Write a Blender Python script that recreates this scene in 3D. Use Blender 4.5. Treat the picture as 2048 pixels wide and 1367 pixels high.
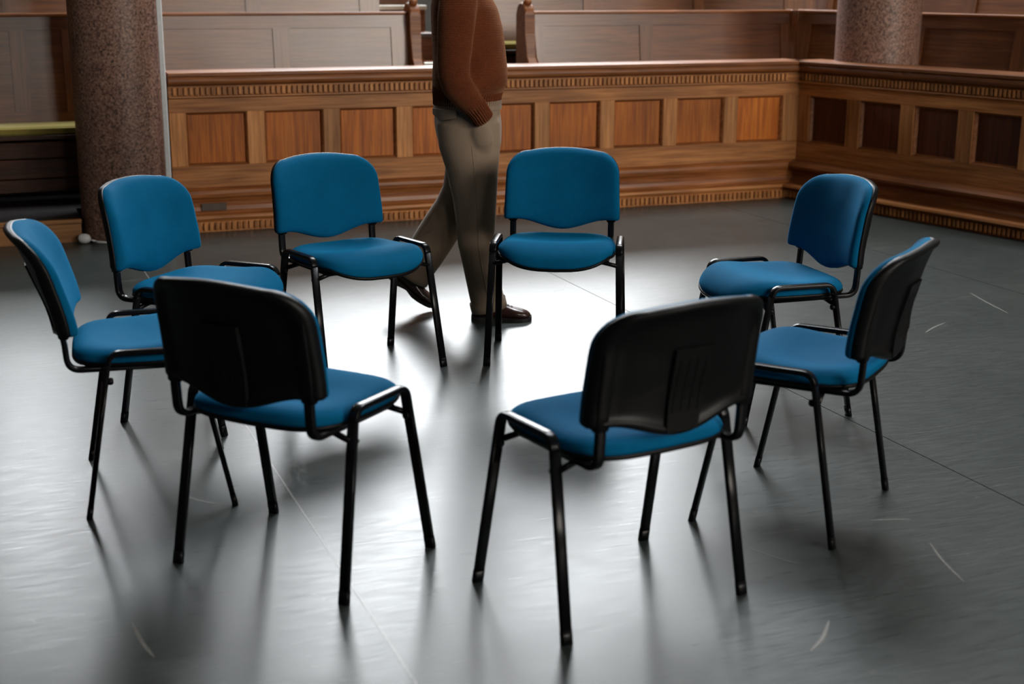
import bpy, bmesh, math, random
from mathutils import Vector, Matrix
random.seed(7)
R = math.radians
PI = math.pi
for o in list(bpy.data.objects):
    bpy.data.objects.remove(o)
scene = bpy.context.scene
COL = scene.collection

# ------------------------------------------------------------------ camera
cam_data = bpy.data.cameras.new('camera')
cam = bpy.data.objects.new('camera', cam_data)
COL.objects.link(cam)
cam_data.sensor_width = 36.0
cam_data.lens = 2778.0 / 2048 * 36
cam_data.clip_start = 0.05
cam.location = (0, 0, 1.4914)
cam.rotation_euler = (Matrix.Rotation(R(90 - 14.539), 3, 'X') @ Matrix.Rotation(R(0.207), 3, 'Z')).to_euler()
cam_data.dof.use_dof = True
cam_data.dof.focus_distance = 5.35
cam_data.dof.aperture_fstop = 2.7
cam_data.dof.aperture_blades = 9
scene.camera = cam

# ------------------------------------------------------------------ world, exposure
world = bpy.data.worlds.new('world')
scene.world = world
world.use_nodes = True
world.node_tree.nodes['Background'].inputs[0].default_value = (0.75, 0.85, 1.0, 1)
world.node_tree.nodes['Background'].inputs[1].default_value = 1.0
scene.view_settings.view_transform = 'Standard'
scene.view_settings.look = 'None'
scene.view_settings.gamma = 1.0
scene.view_settings.use_curve_mapping = False
scene.view_settings.exposure = 0.0
scene.cycles.max_bounces = 4
scene.cycles.diffuse_bounces = 2
scene.cycles.glossy_bounces = 2
scene.cycles.caustics_reflective = False
scene.cycles.caustics_refractive = False
scene.cycles.use_adaptive_sampling = True
scene.cycles.adaptive_threshold = 0.04
scene.cycles.adaptive_min_samples = 12
scene.cycles.sample_clamp_indirect = 6.0
scene.cycles.blur_glossy = 1.0
scene.cycles.use_light_tree = False
WIN_BACK = 34.0        # daylight in the tall windows behind the pews
WIN_SIDE = 18.5        # daylight in the windows behind the viewer

ADDED_ROOF = 30.0        # strength of an unseen roof light, added to brighten the seat tops

# ------------------------------------------------------------------ frame of the hall
ANG = R(21.354)
AX, AY = -2.039, 8.324                 # left end of the pew front
BX, BY = 1.919, 9.872                  # inner corner of the pew fronts
ANG2 = R(-56.97)

# ------------------------------------------------------------------ materials
def new_mat(name):
    m = bpy.data.materials.new(name)
    m.use_nodes = True
    nt = m.node_tree
    b = nt.nodes['Principled BSDF']
    return m, nt, b

def N(nt, kind, **kw):
    n = nt.nodes.new(kind)
    for k, v in kw.items():
        setattr(n, k, v)
    return n

def ramp(nt, fac, stops):
    r = N(nt, 'ShaderNodeValToRGB')
    el = r.color_ramp.elements
    el[0].position, el[0].color = stops[0][0], (*stops[0][1], 1)
    el[1].position, el[1].color = stops[-1][0], (*stops[-1][1], 1)
    for p, c in stops[1:-1]:
        e = el.new(p)
        e.color = (*c, 1)
    nt.links.new(fac, r.inputs[0])
    return r

def mapped(nt, scale, rot=(0, 0, 0), coord='Object', rand=0.0):
    tc = N(nt, 'ShaderNodeTexCoord')
    mp = N(nt, 'ShaderNodeMapping')
    mp.inputs['Scale'].default_value = scale
    mp.inputs['Rotation'].default_value = rot
    nt.links.new(tc.outputs[coord], mp.inputs['Vector'])
    if rand:
        oi = N(nt, 'ShaderNodeObjectInfo')
        mu = N(nt, 'ShaderNodeMath', operation='MULTIPLY')
        mu.inputs[1].default_value = rand
        nt.links.new(oi.outputs['Random'], mu.inputs[0])
        cx = N(nt, 'ShaderNodeCombineXYZ')
        for i in range(3):
            nt.links.new(mu.outputs[0], cx.inputs[i])
        nt.links.new(cx.outputs[0], mp.inputs['Location'])
    return mp.outputs[0]

def noise(nt, vec, scale, detail=4, rough=0.55, dist=0.0):
    n = N(nt, 'ShaderNodeTexNoise')
    n.inputs['Scale'].default_value = scale
    n.inputs['Detail'].default_value = detail
    n.inputs['Roughness'].default_value = rough
    n.inputs['Distortion'].default_value = dist
    nt.links.new(vec, n.inputs['Vector'])
    return n.outputs['Fac']

def bump(nt, b, height, strength, dist=0.002, base=None):
    bp = N(nt, 'ShaderNodeBump')
    bp.inputs['Strength'].default_value = strength
    bp.inputs['Distance'].default_value = dist
    nt.links.new(height, bp.inputs['Height'])
    if base is not None:
        nt.links.new(base, bp.inputs['Normal'])
    nt.links.new(bp.outputs[0], b.inputs['Normal'])
    return bp.outputs[0]

def mixcol(nt, fac, a, b_, blend='MIX'):
    m = N(nt, 'ShaderNodeMix', data_type='RGBA', blend_type=blend)
    for sock, v in ((m.inputs[0], fac), (m.inputs[6], a), (m.inputs[7], b_)):
        if isinstance(v, (int, float)):
            sock.default_value = v
        elif isinstance(v, tuple):
            sock.default_value = (*v, 1)
        else:
            nt.links.new(v, sock)
    return m.outputs[2]

def wood(name, dark, mid, light, axis='x', rough=0.45, coat=0.08, var=0.22, bstr=0.25):
    m, nt, b = new_mat(name)
    sc = {'x': (1.2, 22, 22), 'z': (22, 22, 1.2), 'y': (22, 1.2, 22)}[axis]
    v = mapped(nt, sc, rand=37.0)
    n1 = noise(nt, v, 1.6, 3, 0.62, 0.6)
    sc2 = {'x': (3, 110, 110), 'z': (110, 110, 3), 'y': (110, 3, 110)}[axis]
    v2 = mapped(nt, sc2, rand=11.0)
    n2 = noise(nt, v2, 1.0, 1, 0.6)
    v3 = mapped(nt, (1.6, 1.6, 1.6), rand=5.0)
    n3 = noise(nt, v3, 1.5, 1)
    r1 = ramp(nt, n1, [(0.28, dark), (0.52, mid), (0.78, light)])
    r2 = ramp(nt, n2, [(0.35, (0.62, 0.58, 0.55)), (0.6, (1, 1, 1))])
    c = mixcol(nt, 0.7, r1.outputs[0], r2.outputs[0], 'MULTIPLY')
    r3 = ramp(nt, n3, [(0.3, (0.72, 0.70, 0.68)), (0.7, (1.12, 1.1, 1.08))])
    c = mixcol(nt, 0.8, c, r3.outputs[0], 'MULTIPLY')
    oi = N(nt, 'ShaderNodeObjectInfo')
    mr = N(nt, 'ShaderNodeMapRange')
    mr.inputs[3].default_value = 1 - var
    mr.inputs[4].default_value = 1 + var
    nt.links.new(oi.outputs['Random'], mr.inputs[0])
    hs = N(nt, 'ShaderNodeHueSaturation')
    nt.links.new(mr.outputs[0], hs.inputs['Value'])
    nt.links.new(c, hs.inputs['Color'])
    nt.links.new(hs.outputs[0], b.inputs['Base Color'])
    rr = N(nt, 'ShaderNodeMapRange')
    rr.inputs[3].default_value = rough - 0.08
    rr.inputs[4].default_value = rough + 0.14
    nt.links.new(n3, rr.inputs[0])
    nt.links.new(rr.outputs[0], b.inputs['Roughness'])
    b.inputs['Coat Weight'].default_value = coat
    b.inputs['Coat Roughness'].default_value = 0.25
    b.inputs['Specular IOR Level'].default_value = 0.35
    return m

def plain(name, col, rough=0.5, metal=0.0, coat=0.0, nscale=0, bstr=0.0, var=0.0, sheen=0.0, spec=0.5):
    m, nt, b = new_mat(name)
    b.inputs['Base Color'].default_value = (*col, 1)
    b.inputs['Roughness'].default_value = rough
    b.inputs['Metallic'].default_value = metal
    b.inputs['Coat Weight'].default_value = coat
    b.inputs['Sheen Weight'].default_value = sheen
    b.inputs['Specular IOR Level'].default_value = spec
    if nscale:
        v = mapped(nt, (1, 1, 1))
        n = noise(nt, v, nscale, 3)
        if var:
            lo = tuple(c * (1 - var) for c in col)
            hi = tuple(c * (1 + var) for c in col)
            r = ramp(nt, n, [(0.3, lo), (0.7, hi)])
            nt.links.new(r.outputs[0], b.inputs['Base Color'])
        if bstr:
            bump(nt, b, n, bstr, 0.001)
    return m

M = {}
M['oak_x'] = wood('oak_along', (0.345, 0.127, 0.0352), (0.549, 0.225, 0.0702), (0.716, 0.335, 0.1197), 'x')
M['oak_z'] = wood('oak_upright', (0.358, 0.138, 0.0416), (0.562, 0.245, 0.0805), (0.729, 0.348, 0.1300), 'z')
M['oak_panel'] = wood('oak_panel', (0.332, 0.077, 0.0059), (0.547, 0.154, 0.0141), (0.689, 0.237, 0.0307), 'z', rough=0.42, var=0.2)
M['red_panel'] = wood('dark_red_panel', (0.055, 0.011, 0.004), (0.10, 0.022, 0.007), (0.15, 0.038, 0.012), 'z', rough=0.42, var=0.2)  # same grain as the oak panels in a darker, redder tone
M['oak_bar'] = wood('oak_moulding', (0.184, 0.056, 0.0156), (0.317, 0.112, 0.0331), (0.428, 0.174, 0.0589), 'x', rough=0.42, coat=0.1)
M['oak_pew_x'] = wood('pew_oak_along', (0.138, 0.045, 0.0147), (0.213, 0.074, 0.0246), (0.287, 0.110, 0.0393), 'x', rough=0.40, coat=0.7, var=0.12)
M['oak_pew_z'] = wood('pew_oak_upright', (0.138, 0.045, 0.0147), (0.218, 0.077, 0.0258), (0.299, 0.115, 0.0412), 'z', rough=0.40, coat=0.7, var=0.12)
M['oak_dark'] = wood('dark_board', (0.027, 0.010, 0.0054), (0.075, 0.026, 0.0122), (0.135, 0.050, 0.0230), 'x', rough=0.5, coat=0.1)
M['oak_step'] = wood('pale_step_wood', (0.30, 0.135, 0.048), (0.40, 0.19, 0.07), (0.48, 0.25, 0.10), 'x', rough=0.45)
M['black_floor'] = plain('black_board', (0.012, 0.010, 0.010), 0.5, nscale=30, var=0.4, bstr=0.1)
M['cushion'] = plain('olive_cushion', (0.30, 0.24, 0.05), 0.9, nscale=250, bstr=0.3, var=0.12, sheen=0.2)
M['nosing'] = plain('cream_nosing', (0.62, 0.58, 0.48), 0.4, nscale=40, var=0.12)
M['white_plastic'] = plain('white_plastic', (0.85, 0.87, 0.90), 0.4, nscale=30, var=0.05)
M['plaster'] = plain('plaster', (0.08, 0.07, 0.06), 0.85, nscale=6, bstr=0.1, var=0.1)
M['ceiling'] = plain('ceiling_paint', (0.12, 0.11, 0.10), 0.9, nscale=5, var=0.06)
M['tape'] = plain('grey_tape', (0.085, 0.055, 0.042), 0.45, nscale=60, var=0.15)

def granite():
    m, nt, b = new_mat('brown_granite')
    v = mapped(nt, (1, 1, 1))
    n1 = noise(nt, v, 75, 3, 0.7)
    vo = N(nt, 'ShaderNodeTexVoronoi')
    vo.inputs['Scale'].default_value = 95
    nt.links.new(v, vo.inputs['Vector'])
    n3 = noise(nt, v, 7, 3)
    r1 = ramp(nt, n1, [(0.36, (0.05, 0.036, 0.034)), (0.47, (0.24, 0.132, 0.098)), (0.60, (0.36, 0.215, 0.165)), (0.72, (0.44, 0.34, 0.29))])
    r2 = ramp(nt, vo.outputs['Color'], [(0.1, (0.5, 0.46, 0.46)), (0.5, (1, 1, 1))])
    c = mixcol(nt, 0.7, r1.outputs[0], r2.outputs[0], 'MULTIPLY')
    r3 = ramp(nt, n3, [(0.3, (0.8, 0.8, 0.82)), (0.7, (1.08, 1.05, 1.02))])
    c = mixcol(nt, 1.0, c, r3.outputs[0], 'MULTIPLY')
    nt.links.new(c, b.inputs['Base Color'])
    b.inputs['Roughness'].default_value = 0.42
    b.inputs['Specular IOR Level'].default_value = 0.3
    return m
M['granite'] = granite()

def floor_mat():
    m, nt, b = new_mat('grey_vinyl')
    v = mapped(nt, (1, 1, 1))
    n1 = noise(nt, v, 1.3, 3, 0.65)
    vs = mapped(nt, (7.0, 240, 1), rot=(0, 0, R(-17)))
    ns = noise(nt, vs, 1.0, 2, 0.75)
    r1 = ramp(nt, n1, [(0.3, (0.027, 0.037, 0.036)), (0.7, (0.042, 0.052, 0.049))])
    r2 = ramp(nt, ns, [(0.25, (0.62, 0.62, 0.62)), (0.75, (1.35, 1.35, 1.35))])
    c = mixcol(nt, 0.9, r1.outputs[0], r2.outputs[0], 'MULTIPLY')
    # fine pale scratches: thin contour of a stretched noise, broken up by the blotches
    vsc = mapped(nt, (1.0, 13.0, 1), rot=(0, 0, R(33)))
    nsc = noise(nt, vsc, 2.2, 1, 0.5)
    rs = ramp(nt, nsc, [(0.494, (0, 0, 0)), (0.5, (1, 1, 1)), (0.506, (0, 0, 0))])
    rm = ramp(nt, n1, [(0.52, (0, 0, 0)), (0.60, (0.55, 0.55, 0.55))])
    mask = mixcol(nt, 1.0, rs.outputs[0], rm.outputs[0], 'MULTIPLY')
    c = mixcol(nt, mask, c, (0.16, 0.16, 0.15))
    nt.links.new(c, b.inputs['Base Color'])
    mr = N(nt, 'ShaderNodeMapRange')
    mr.inputs[1].default_value = 0.25
    mr.inputs[2].default_value = 0.75
    mr.inputs[3].default_value = 0.26
    mr.inputs[4].default_value = 0.42
    nt.links.new(ns, mr.inputs[0])
    nt.links.new(mr.outputs[0], b.inputs['Roughness'])
    b.inputs['Specular IOR Level'].default_value = 0.55
    vb = mapped(nt, (240, 9.0, 1), rot=(0, 0, R(24)))
    nb = noise(nt, vb, 1.0, 1, 0.7)
    ad = N(nt, 'ShaderNodeMath', operation='ADD')
    nt.links.new(ns, ad.inputs[0])
    nt.links.new(nb, ad.inputs[1])
    bump(nt, b, ad.outputs[0], 0.16, 0.0006)
    return m
M['floor'] = floor_mat()
M['weld'] = plain('vinyl_weld', (0.20, 0.20, 0.19), 0.35, nscale=60, var=0.2)
M['scuff'] = plain('chalky_scuff', (0.13, 0.125, 0.11), 0.5, nscale=90, var=0.3)
M['gap'] = plain('dark_joint', (0.03, 0.03, 0.03), 0.7, nscale=60, var=0.2)

def fabric(name, col, sheen=0.25):
    m, nt, b = new_mat(name)
    v = mapped(nt, (1, 1, 1))
    n1 = noise(nt, v, 900, 0, 0.6)
    n2 = noise(nt, v, 9, 3)
    r = ramp(nt, n1, [(0.3, tuple(c * 0.78 for c in col)), (0.7, tuple(c * 1.2 for c in col))])
    r2 = ramp(nt, n2, [(0.3, (0.93, 0.93, 0.93)), (0.7, (1.06, 1.06, 1.06))])
    c = mixcol(nt, 1.0, r.outputs[0], r2.outputs[0], 'MULTIPLY')
    nt.links.new(c, b.inputs['Base Color'])
    b.inputs['Roughness'].default_value = 0.85
    b.inputs['Specular IOR Level'].default_value = 0.08
    b.inputs['Sheen Weight'].default_value = sheen
    b.inputs['Sheen Roughness'].default_value = 0.4
    b.inputs['Sheen Tint'].default_value = (0.0, 0.5, 1.0, 1)
    bump(nt, b, n1, 0.35, 0.0008)
    return m
M['blue'] = fabric('blue_wool', (0.0001, 0.100, 0.225))
M['shell'] = plain('black_plastic', (0.0035, 0.0035, 0.004), 0.42, spec=0.18, nscale=400, bstr=0.15)
M['tube'] = plain('black_lacquer_tube', (0.005, 0.005, 0.006), 0.26, spec=0.16, coat=0.0, nscale=60, bstr=0.02)
M['cap'] = plain('black_rubber', (0.005, 0.005, 0.006), 0.32, spec=0.15, nscale=80, bstr=0.05)

def knit(name, col, wscale):
    m, nt, b = new_mat(name)
    v = mapped(nt, (1, 1, 1))
    n1 = noise(nt, v, 220, 4, 0.7)
    n2 = noise(nt, v, 12, 3)
    r = ramp(nt, n1, [(0.3, tuple(c * 0.55 for c in col)), (0.7, tuple(c * 1.4 for c in col))])
    r2 = ramp(nt, n2, [(0.3, (0.85, 0.85, 0.85)), (0.7, (1.1, 1.1, 1.1))])
    c = mixcol(nt, 1.0, r.outputs[0], r2.outputs[0], 'MULTIPLY')
    nt.links.new(c, b.inputs['Base Color'])
    b.inputs['Roughness'].default_value = 0.95
    b.inputs['Specular IOR Level'].default_value = 0.1
    b.inputs['Sheen Weight'].default_value = 0.35
    b.inputs['Sheen Roughness'].default_value = 0.5
    b.inputs['Sheen Tint'].default_value = (1.0, 0.55, 0.3, 1)
    wv = N(nt, 'ShaderNodeTexWave', bands_direction='Z')
    wv.inputs['Scale'].default_value = wscale
    wv.inputs['Distortion'].default_value = 1.5
    wv.inputs['Detail'].default_value = 2
    nt.links.new(v, wv.inputs['Vector'])
    ad = N(nt, 'ShaderNodeMath', operation='ADD')
    nt.links.new(wv.outputs['Fac'], ad.inputs[0])
    nt.links.new(n1, ad.inputs[1])
    bump(nt, b, ad.outputs[0], 0.5, 0.002)
    return m
M['sweater'] = knit('rust_knit', (0.125, 0.032, 0.012), 45)
M['trouser'] = plain('khaki_twill', (0.27, 0.195, 0.135), 0.85, nscale=300, bstr=0.15, var=0.08, sheen=0.15)
M['leather'] = plain('brown_leather', (0.040, 0.013, 0.008), 0.28, coat=0.5, nscale=50, var=0.3, bstr=0.05)
M['sole'] = plain('dark_sole', (0.012, 0.009, 0.008), 0.55, nscale=40, var=0.2)
M['skin'] = plain('skin', (0.45, 0.26, 0.18), 0.5, nscale=40, var=0.06)
M['hair'] = plain('grey_brown_hair', (0.06, 0.04, 0.03), 0.6, nscale=120, var=0.4, bstr=0.4)
M['eye'] = plain('eye_white', (0.7, 0.68, 0.65), 0.2, nscale=30, var=0.03)
M['button'] = plain('brown_button', (0.05, 0.035, 0.025), 0.3, nscale=30, var=0.1)

def glow(name, strength, col):
    m, nt, b = new_mat(name)
    b.inputs['Base Color'].default_value = (0.8, 0.8, 0.8, 1)
    b.inputs['Emission Color'].default_value = (*col, 1)
    b.inputs['Emission Strength'].default_value = strength
    return m
M['pane_back'] = glow('daylit_frosted_glass_back', WIN_BACK, (0.93, 0.97, 1.0))
M['pane_rear'] = plain('frosted_glass', (0.6, 0.62, 0.64), 0.3, nscale=20, var=0.05)
M['added_roof_pane'] = glow('added_roof_glow', ADDED_ROOF, (0.93, 0.97, 1.0))  # glow of the added overhead source
M['pane_side'] = glow('daylit_frosted_glass_side', WIN_SIDE, (1.0, 0.93, 0.83))

# ------------------------------------------------------------------ mesh helpers
def link(name, me, mat=None, parent=None, smooth=False):
    o = bpy.data.objects.new(name, me)
    COL.objects.link(o)
    if mat is not None and not me.materials:
        me.materials.append(mat)
    if smooth:
        for p in me.polygons:
            p.use_smooth = True
    if parent is not None:
        o.parent = parent
    return o

def from_bm(name, bm, mat, parent=None, smooth=False):
    bmesh.ops.recalc_face_normals(bm, faces=bm.faces[:])
    me = bpy.data.meshes.new(name)
    bm.to_mesh(me)
    bm.free()
    return link(name, me, mat, parent, smooth)

def pydata(name, vs, fs, mat, parent=None, smooth=False):
    bm = bmesh.new()
    bv = [bm.verts.new(v) for v in vs]
    for f in fs:
        try:
            bm.faces.new([bv[i] for i in f])
        except ValueError:
            pass
    return from_bm(name, bm, mat, parent, smooth)

def box_me(name, sx, sy, sz, bev=0.0):
    """box centred on its origin"""
    bm = bmesh.new()
    bmesh.ops.create_cube(bm, size=1.0)
    for v in bm.verts:
        v.co = Vector((v.co.x * sx, v.co.y * sy, v.co.z * sz))
    if bev:
        bmesh.ops.bevel(bm, geom=bm.edges[:], offset=bev, segments=1, affect='EDGES', profile=0.5)
    bmesh.ops.recalc_face_normals(bm, faces=bm.faces[:])
    me = bpy.data.meshes.new(name)
    bm.to_mesh(me)
    bm.free()
    return me

def box(name, lo, hi, mat, parent=None, bev=0.0):
    me = box_me(name, hi[0] - lo[0], hi[1] - lo[1], hi[2] - lo[2], bev)
    o = link(name, me, mat, parent)
    o.location = [(a + b) / 2 for a, b in zip(lo, hi)]
    return o

def pane(name, lo, hi, mat, parent, inward):
    """frosted pane: the face towards the room carries the daylight"""
    o = box(name, lo, hi, mat, parent)
    o.data.materials.append(M['pane_rear'])
    for p in o.data.polygons:
        if p.normal.dot(Vector(inward)) < 0.9:
            p.material_index = 1
    return o

def empty(name, loc=(0, 0, 0), rz=0.0, parent=None):
    o = bpy.data.objects.new(name, None)
    COL.objects.link(o)
    o.location = loc
    o.rotation_euler = (0, 0, rz)
    o.empty_display_size = 0.1
    if parent is not None:
        o.parent = parent
    return o

def tag(o, label, cat, group=None):
    o['label'] = label
    o['category'] = cat
    if group:
        o['group'] = group
    return o

def struct(o):
    o['kind'] = 'structure'
    return o

def extrude_profile(name, prof, s0, s1, mat, parent, t0=0.0, smooth=False):
    """closed profile of (offset towards the room, height), run along local x"""
    n = len(prof)
    vs = [(s0, t0 - o, z) for o, z in prof] + [(s1, t0 - o, z) for o, z in prof]
    fs = [(i, (i + 1) % n, n + (i + 1) % n, n + i) for i in range(n)]
    fs += [tuple(range(n)), tuple(range(2 * n - 1, n - 1, -1))]
    return pydata(name, vs, fs, mat, parent, smooth)

def loft(rings, close=True, cap=True, cap0=True):
    """rings: lists of points with equal length -> verts, faces"""
    n = len(rings[0])
    vs = [p for r in rings for p in r]
    fs = []
    for k in range(len(rings) - 1):
        for i in range(n if close else n - 1):
            j = (i + 1) % n
            fs.append((k * n + i, k * n + j, (k + 1) * n + j, (k + 1) * n + i))
    if cap:
        if cap0:
            fs.append(tuple(range(n)))
        fs.append(tuple(range((len(rings) - 1) * n + n - 1, (len(rings) - 1) * n - 1, -1)))
    return vs, fs

def tube(path, a, b, side=Vector((1, 0, 0)), seg=12, flat=1.0):
    """sweep an oval (half-width a along side, b across) along a path"""
    rings = []
    path = [Vector(p) for p in path]
    for i, p in enumerate(path):
        t = (path[min(i + 1, len(path) - 1)] - path[max(i - 1, 0)]).normalized()
        s = (side - t * side.dot(t)).normalized()
        nrm = t.cross(s)
        rings.append([p + s * (a * math.cos(2 * PI * k / seg)) + nrm * (b * math.copysign(abs(math.sin(2 * PI * k / seg)) ** flat, math.sin(2 * PI * k / seg))) for k in range(seg)])
    return loft(rings)

def fillet(pts, rad, steps=6):
    """round the inner corners of a polyline"""
    pts = [Vector(p) for p in pts]
    out = [pts[0]]
    for i in range(1, len(pts) - 1):
        p, q, r = pts[i - 1], pts[i], pts[i + 1]
        d1, d2 = (p - q).normalized(), (r - q).normalized()
        half = math.acos(max(-1, min(1, d1.dot(d2)))) / 2
        L = min(rad / math.tan(half), (p - q).length * 0.48, (r - q).length * 0.48)
        a, c = q + d1 * L, q + d2 * L
        for k in range(steps + 1):
            u = k / steps
            out.append(a * (1 - u) ** 2 + q * 2 * u * (1 - u) + c * u ** 2)
    out.append(pts[-1])
    return out

# ------------------------------------------------------------------ the hall: floor, walls, ceiling, windows
S0, S1, T0, T1, H = -8.0, 12.0, -15.0, 7.6, 11.0
hall_matrix = Matrix.Translation((AX, AY, 0)) @ Matrix.Rotation(ANG, 4, 'Z')

def placed(o):
    o.location = hall_matrix @ o.location
    o.rotation_euler = (0, 0, ANG)
    return o

floor = empty('floor', (AX, AY, 0), ANG)
struct(floor)
box('subfloor', (S0, T0, -0.10), (S1, T1, -0.006), M['gap'], floor)
# vinyl sheets, two metres wide, laid away from the pews; joints are open gaps, one of them welded
joint = -0.32
k0 = math.floor((S0 - joint) / 2.0)
xs = [S0] + [joint + 2.0 * k for k in range(k0 + 1, 14) if S0 < joint + 2.0 * k < S1] + [S1]
for i in range(len(xs) - 1):
    box('vinyl_sheet', (xs[i] + 0.002, T0, -0.02), (xs[i + 1] - 0.002, T1, 0.0), M['floor'], floor)
box('weld_strip', (-0.323, T0, -0.004), (-0.317, 0.0, 0.0004), M['weld'], floor)

def scuff(pts, w):
    """a thin chalky drag mark lying on the vinyl"""
    pts = [Vector((x, y, 0)) for x, y in pts]
    fine = []
    for i in range(13):
        u = i / 12 * (len(pts) - 1)
        k = min(int(u), len(pts) - 2)
        f = u - k
        p0 = pts[max(k - 1, 0)]; p1 = pts[k]; p2 = pts[k + 1]; p3 = pts[min(k + 2, len(pts) - 1)]
        fine.append(0.5 * ((2 * p1) + (p2 - p0) * f + (2 * p0 - 5 * p1 + 4 * p2 - p3) * f * f + (3 * p1 - p0 - 3 * p2 + p3) * f ** 3))
    top = []
    for i, p in enumerate(fine):
        t = (fine[min(i + 1, 12)] - fine[max(i - 1, 0)]).normalized()
        nrm = Vector((-t.y, t.x, 0))
        ww = w * (0.12 + math.sin(PI * i / 12) ** 0.7) * 0.5
        top.append((p + nrm * ww, p - nrm * ww))
    vs, fs = [], []
    for a, b in top:
        vs += [(a.x, a.y, 0.0006), (b.x, b.y, 0.0006), (b.x, b.y, 0.0), (a.x, a.y, 0.0)]
    for i in range(12):
        for j in range(4):
            fs.append((i * 4 + j, i * 4 + (j + 1) % 4, i * 4 + 4 + (j + 1) % 4, i * 4 + 4 + j))
    o = pydata('scuff_mark', vs, fs, M['scuff'])
    o.parent = floor
    o.matrix_parent_inverse = hall_matrix.inverted()
    return o
for pts, w in [([(0.769, 3.082), (0.733, 2.989), (0.690, 2.921)], 0.009),
               ([(1.153, 3.565), (1.152, 3.445), (1.167, 3.302)], 0.007),
               ([(-0.908, 3.055), (-0.857, 2.951), (-0.810, 2.878)], 0.009),
               ([(1.029, 3.729), (1.09, 3.736), (1.146, 3.738)], 0.006),
               ([(2.28, 6.761), (2.294, 6.538), (2.319, 6.309)], 0.010),
               ([(1.821, 5.939), (1.89, 6.04), (1.965, 6.127)], 0.010),
               ([(-1.005, 3.93), (-0.93, 3.87), (-0.84, 3.83)], 0.007),
               ([(0.62, 3.55), (0.70, 3.47), (0.77, 3.41)], 0.004)]:
    scuff(pts, w)

def wall_with_windows(name, along, fixed, a0, a1, thick, holes):
    """wall panel in hall coordinates: along 's' or 't'; holes = [(a, b, z0, z1)]"""
    bm = bmesh.new()
    def add(a, b, z0, z1):
        lo, hi = ((a, fixed, z0), (b, fixed + thick, z1)) if along == 's' else ((fixed, a, z0), (fixed + thick, b, z1))
        r = bmesh.ops.create_cube(bm, size=1.0)
        for v in r['verts']:
            v.co = Vector([l + (c + 0.5) * (h - l) for l, h, c in zip(lo, hi, v.co)])
    cur = a0
    for a, b, z0, z1 in sorted(holes):
        add(cur, a, 0, H)
        add(a, b, 0, z0)
        add(a, b, z1, H)
        cur = b
    add(cur, a1, 0, H)
    o = from_bm(name, bm, M['plaster'])
    o.location = (AX, AY, 0)
    o.rotation_euler = (0, 0, ANG)
    return struct(o)

def window(n, along, fixed, a, b, z0, z1, pane_mat, cols, rows, inward):
    w = empty('window_%d' % n, (AX, AY, 0), ANG)
    struct(w)
    def bx(nm, la, lb, lz0, lz1, mat, d0, d1):
        lo, hi = ((la, fixed + d0, lz0), (lb, fixed + d1, lz1)) if along == 's' else ((fixed + d0, la, lz0), (fixed + d1, lb, lz1))
        return box(nm, lo, hi, mat, w)
    fr = 0.07
    for la, lb in ((a, a + fr), (b - fr, b)):
        bx('frame_side', la, lb, z0, z1, M['oak_z'], 0.05, 0.13)
    for lz0, lz1 in ((z0, z0 + fr), (z1 - fr, z1)):
        bx('frame_rail', a + fr, b - fr, lz0, lz1, M['oak_x'], 0.05, 0.13)
    cw, rh = (b - a - 2 * fr) / cols, (z1 - z0 - 2 * fr) / rows
    for i in range(cols):
        for j in range(rows):
            (la, lb, lz0, lz1) = (a + fr + cw * i + 0.012, a + fr + cw * (i + 1) - 0.012, z0 + fr + rh * j + 0.012, z0 + fr + rh * (j + 1) - 0.012)
            pane('pane', (la, fixed + 0.085, lz0), (lb, fixed + 0.093, lz1), pane_mat, w, (0, inward, 0))
    for i in range(1, cols):
        bx('glazing_bar', a + fr + cw * i - 0.018, a + fr + cw * i + 0.018, z0 + fr, z1 - fr, M['oak_z'], 0.07, 0.11)
    for j in range(1, rows):
        bx('glazing_bar', a + fr, b - fr, z0 + fr + rh * j - 0.018, z0 + fr + rh * j + 0.018, M['oak_x'], 0.072, 0.108)

BACK_WINDOWS = [(-1.4, -0.1, 3.9, 5.4), (2.0, 7.4, 4.0, 6.2)]
FRONT_WINDOWS = [(0.1, 1.5, 3.6, 5.2), (2.7, 5.2, 3.6, 5.2), (5.7, 9.7, 2.8, 7.6)]
wall_with_windows('wall_back', 's', T1, S0, S1, 0.25, BACK_WINDOWS)
wall_with_windows('wall_front', 's', T0 - 0.25, S0, S1, 0.25, FRONT_WINDOWS)
wall_with_windows('wall_left', 't', S0 - 0.25, T0, T1, 0.25, [])
wall_with_windows('wall_right', 't', S1, T0, T1, 0.25, [])
for i, (a, b, z0, z1) in enumerate(BACK_WINDOWS):
    window(i + 1, 's', T1, a, b, z0, z1, M['pane_back'], 2 + i * 2, 2, -1)
for i, (a, b, z0, z1) in enumerate(FRONT_WINDOWS):
    window(i + 3, 's', T0 - 0.2, a, b, z0, z1, M['pane_side'], 2, 2, 1)
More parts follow.
